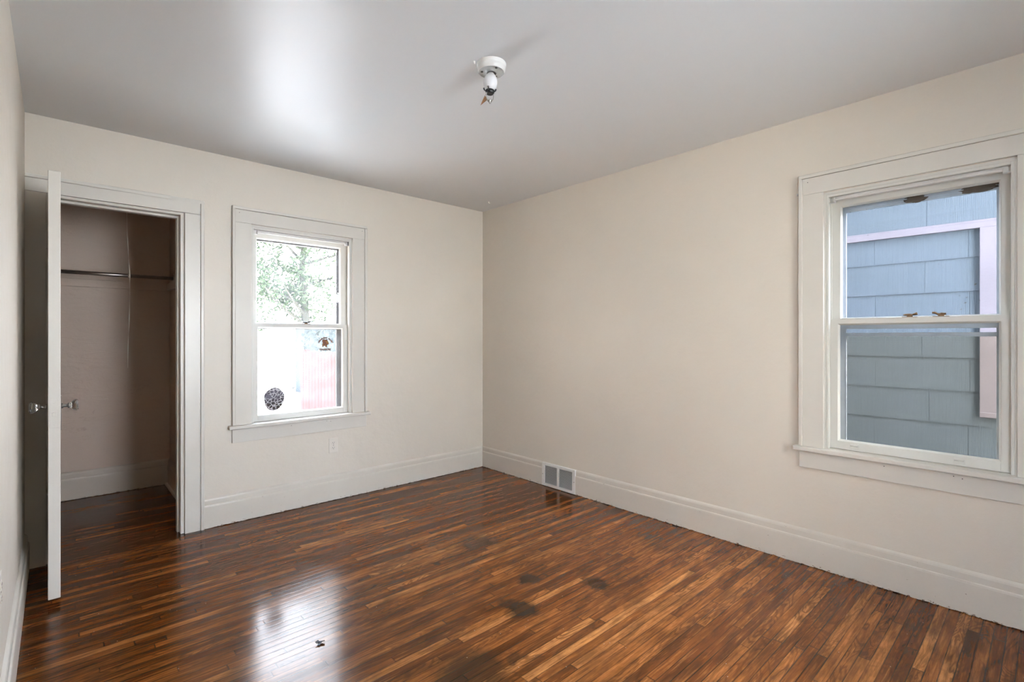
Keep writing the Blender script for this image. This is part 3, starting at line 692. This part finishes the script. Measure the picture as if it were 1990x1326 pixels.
while True:
    za = zb + k*ex
    if za > 6: break
    zt = za + ex + .02; off = (k % 2)*.305 + random.uniform(-.05, .05) + .12
    y = -7.4 + off
    while y < 1.0:
        q = random.uniform(0, .0012)
        a = max(-.6, za)
        if not (2.10 < za + ex and za < 2.16 and False):
            m.add([(NX-.012-q, y+.0012, a), (NX-.012-q, y+.6088, a), (NX-.002-q, y+.6088, zt), (NX-.002-q, y+.0012, zt), (NX-.006-q, y+.0012, a), (NX-.006-q, y+.6088, a), (NX+.002, y+.6088, zt), (NX+.002, y+.0012, zt)],
                  [(0,1,2,3),(4,5,1,0),(0,3,7,4),(1,5,6,2)])
        y += .610
    k += 1
m.v = [(x-NX, y+3, z+.6) for x, y, z in m.v]; m.build('siding', M_SIDE, nh)
m = MB(); m.box((-.001, -4.2, 0), (3, 4.6, 6.4)); m.build('house_core', M_SIDE, nh)
M_PINK = plain('faded_pink_trim_paint', (.135, .115, .132), .7, vary=.15, bump=.3)
m = MB(); m.box((-.040, -4.2, 2.700), (-.0, 4.6, 2.745)); m.box((-.028, -4.2, 2.745), (0, 4.6, 2.765)); m.build('belt_board', M_PINK, nh, bevel=.003)
m = MB(); a = -3.362+3
m.box((-.045, a, 1.255), (0, a-.125, 2.70)); m.box((-.035, a-.70, 1.255), (0, a-.82, 2.70)); m.box((-.055, a-.0, 1.235), (0, a-.84, 1.275)); m.box((-.04, a-.125, 2.62), (0, a-.70, 2.70))
m.build('window_casing', M_PINK, nh, bevel=.004)
m = MB(); m.box((-.012, a-.125, 1.275), (0, a-.70, 2.62)); m.build('house_window_pane', plain('dark_house_glass', (.05, .06, .07), .05), nh)
m = MB(); m.prism([(-1.12, 0), (3.2, 0), (3.2, 1.8), (-1.12, .06)], (0, 9.2, 0), (0, -4.4, 6.4)); m.build('roof_with_blocking_eave', plain('grey_roof_shingle', (.2, .2, .21), .9, bump=.5), nh)  # eave stretched over the gap to shut out sky light
# fence
fe = thing('board_fence', 'low reddish board fence outside the bright window', 'fence', (.5, 4.9, -.6))
M_FEN = plain('faded_red_fence_boards', (.034, .021, .0205), 1, spec=0, vary=.2, bump=.4)
m = MB()
for i in range(22): m.box((-.01, -1.9+i*.15, 0), (.01, -1.9+i*.15+.142, 1.58+random.uniform(-.01, .01)))
m.build('boards', M_FEN, fe, bevel=.002)
for z in (.3, 1.25):
    m = MB(); m.box((.01, -1.9, z), (.05, 1.4, z+.09)); m.build('rail', M_FEN, fe)
for y in (-1.85, -.3, 1.3):
    m = MB(); m.box((.05, y, 0), (.14, y+.09, 1.6)); m.build('post', M_FEN, fe)
for yy, lb in ((.75, 'unseen board fence added to block sky light at the back yard end of the passage'), (-6.6, 'unseen board fence added to block sky light at the street end of the passage')):
    f2 = thing('light_blocking_fence', lb, 'fence', (.2, yy, -.6))  # added out of view to darken the gap between the houses
    m = MB()
    for i in range(13): m.box((i*.15, -.01, 0), (i*.15+.145, .01, 2.6))
    m.build('boards', M_FEN, f2)
    for z in (.4, 2.1):
        m = MB(); m.box((0, .01, z), (1.94, .05, z+.09)); m.build('rail', M_FEN, f2)
hg = thing('clipped_hedge', 'low blurred hedge far behind the board fence', 'hedge', (5.9, 13.2, -.6))
random.seed(4); m = MB(); m.box((-3, -.4, 0), (3, .4, 2.25)); m.build('hedge_core', plain('hedge_shade_leaf', (.022, .026, .028), 1, spec=0, bump=.8, bscale=9), hg)
m = MB()
for i in range(7000):
    p = Vector((random.uniform(-3.1, 3.1), random.choice((-.42, -.42, .42))*random.uniform(.9, 1.25), random.uniform(0, 2.35))); s_ = random.uniform(.03, .07)
    u = Vector((random.gauss(0, 1), random.gauss(0, 1), random.gauss(0, 1))).normalized(); v = u.orthogonal().normalized()
    m.add([p-u*s_, p-v*s_*.5, p+u*s_, p+v*s_*.5], [(0, 1, 2, 3)])
m.build('foliage', plain('hedge_leaf', (.022, .027, .026), 1, spec=0), hg)
# tree
def tree(loc, h, rad, label, seed, n=14000, col=(.027, .038, .020)):
    random.seed(seed)
    t = thing('leafy_tree', label, 'tree', loc)
    m = MB(); m.tube([(0, 0, 0), (.08, .02, h*.25), (-.05, .05, h*.5), (.1, 0, h*.75)], [.20, .16, .12, .05], 10)
    for i in range(9):
        a = random.uniform(0, 6.28); z0 = h*random.uniform(.25, .6); r = rad*random.uniform(.5, .85)
        m.tube([(0, 0, z0), (r*.5*math.cos(a), r*.5*math.sin(a), z0+.5), (r*math.cos(a), r*math.sin(a), z0+1.2)], [.07, .045, .015], 7)
    m.build('trunk', plain('grey_bark', (.022, .022, .018), 1, spec=0, bump=.6), t)
    blobs = [(random.gauss(0, rad*.42), random.gauss(0, rad*.42), h*random.uniform(.32, .95), rad*random.uniform(.25, .45)) for _ in range(26)]
    m = MB()
    for i in range(n):
        bx, by, bz, br = random.choice(blobs); d_ = Vector((random.gauss(0, 1), random.gauss(0, 1), random.gauss(0, 1))).normalized()*br*random.uniform(.75, 1.05)
        p = Vector((bx, by, bz)) + d_; s_ = random.uniform(.07, .13)*h/9
        u = Vector((random.gauss(0, 1), random.gauss(0, 1), random.gauss(0, 1))).normalized(); v = u.orthogonal().normalized()
        m.add([p-u*s_, p-v*s_*.45+u*s_*.1, p+u*s_, p+v*s_*.45+u*s_*.1], [(0, 1, 2, 3)])
    m.build('crown', plain('leaf_green', col, .9, spec=.05), t)
tree((4.4, 17, -.6), 9.5, 3.4, 'pale green leafy tree seen through the bright upper pane', 5, n=26000)

# ------------------------------------------------------------------ fill lamp added unseen in the hallway behind the viewer
hl = thing('hall_fill_lamp', 'unseen fill lamp added in the hallway behind the doorway', 'fill lamp', (-2.7, YF-1.1, H))
m = MB(); m.lathe([(.12, 0), (.12, -.02), (.10, -.03)], n=32); m.build('fill_lamp_base', M_NICKEL, hl)
em = NT('fill_lamp_glow'); em.set(col=(.9, .85, .75)); em.p.inputs['Emission Color'].default_value = (1, .80, .58, 1); em.p.inputs['Emission Strength'].default_value = 60
m = MB(); m.lathe([(.10, -.03), (.14, -.07), (.13, -.12), (.07, -.15), (.001, -.16)], n=32); m.build('fill_lamp_globe', em.mat, hl)
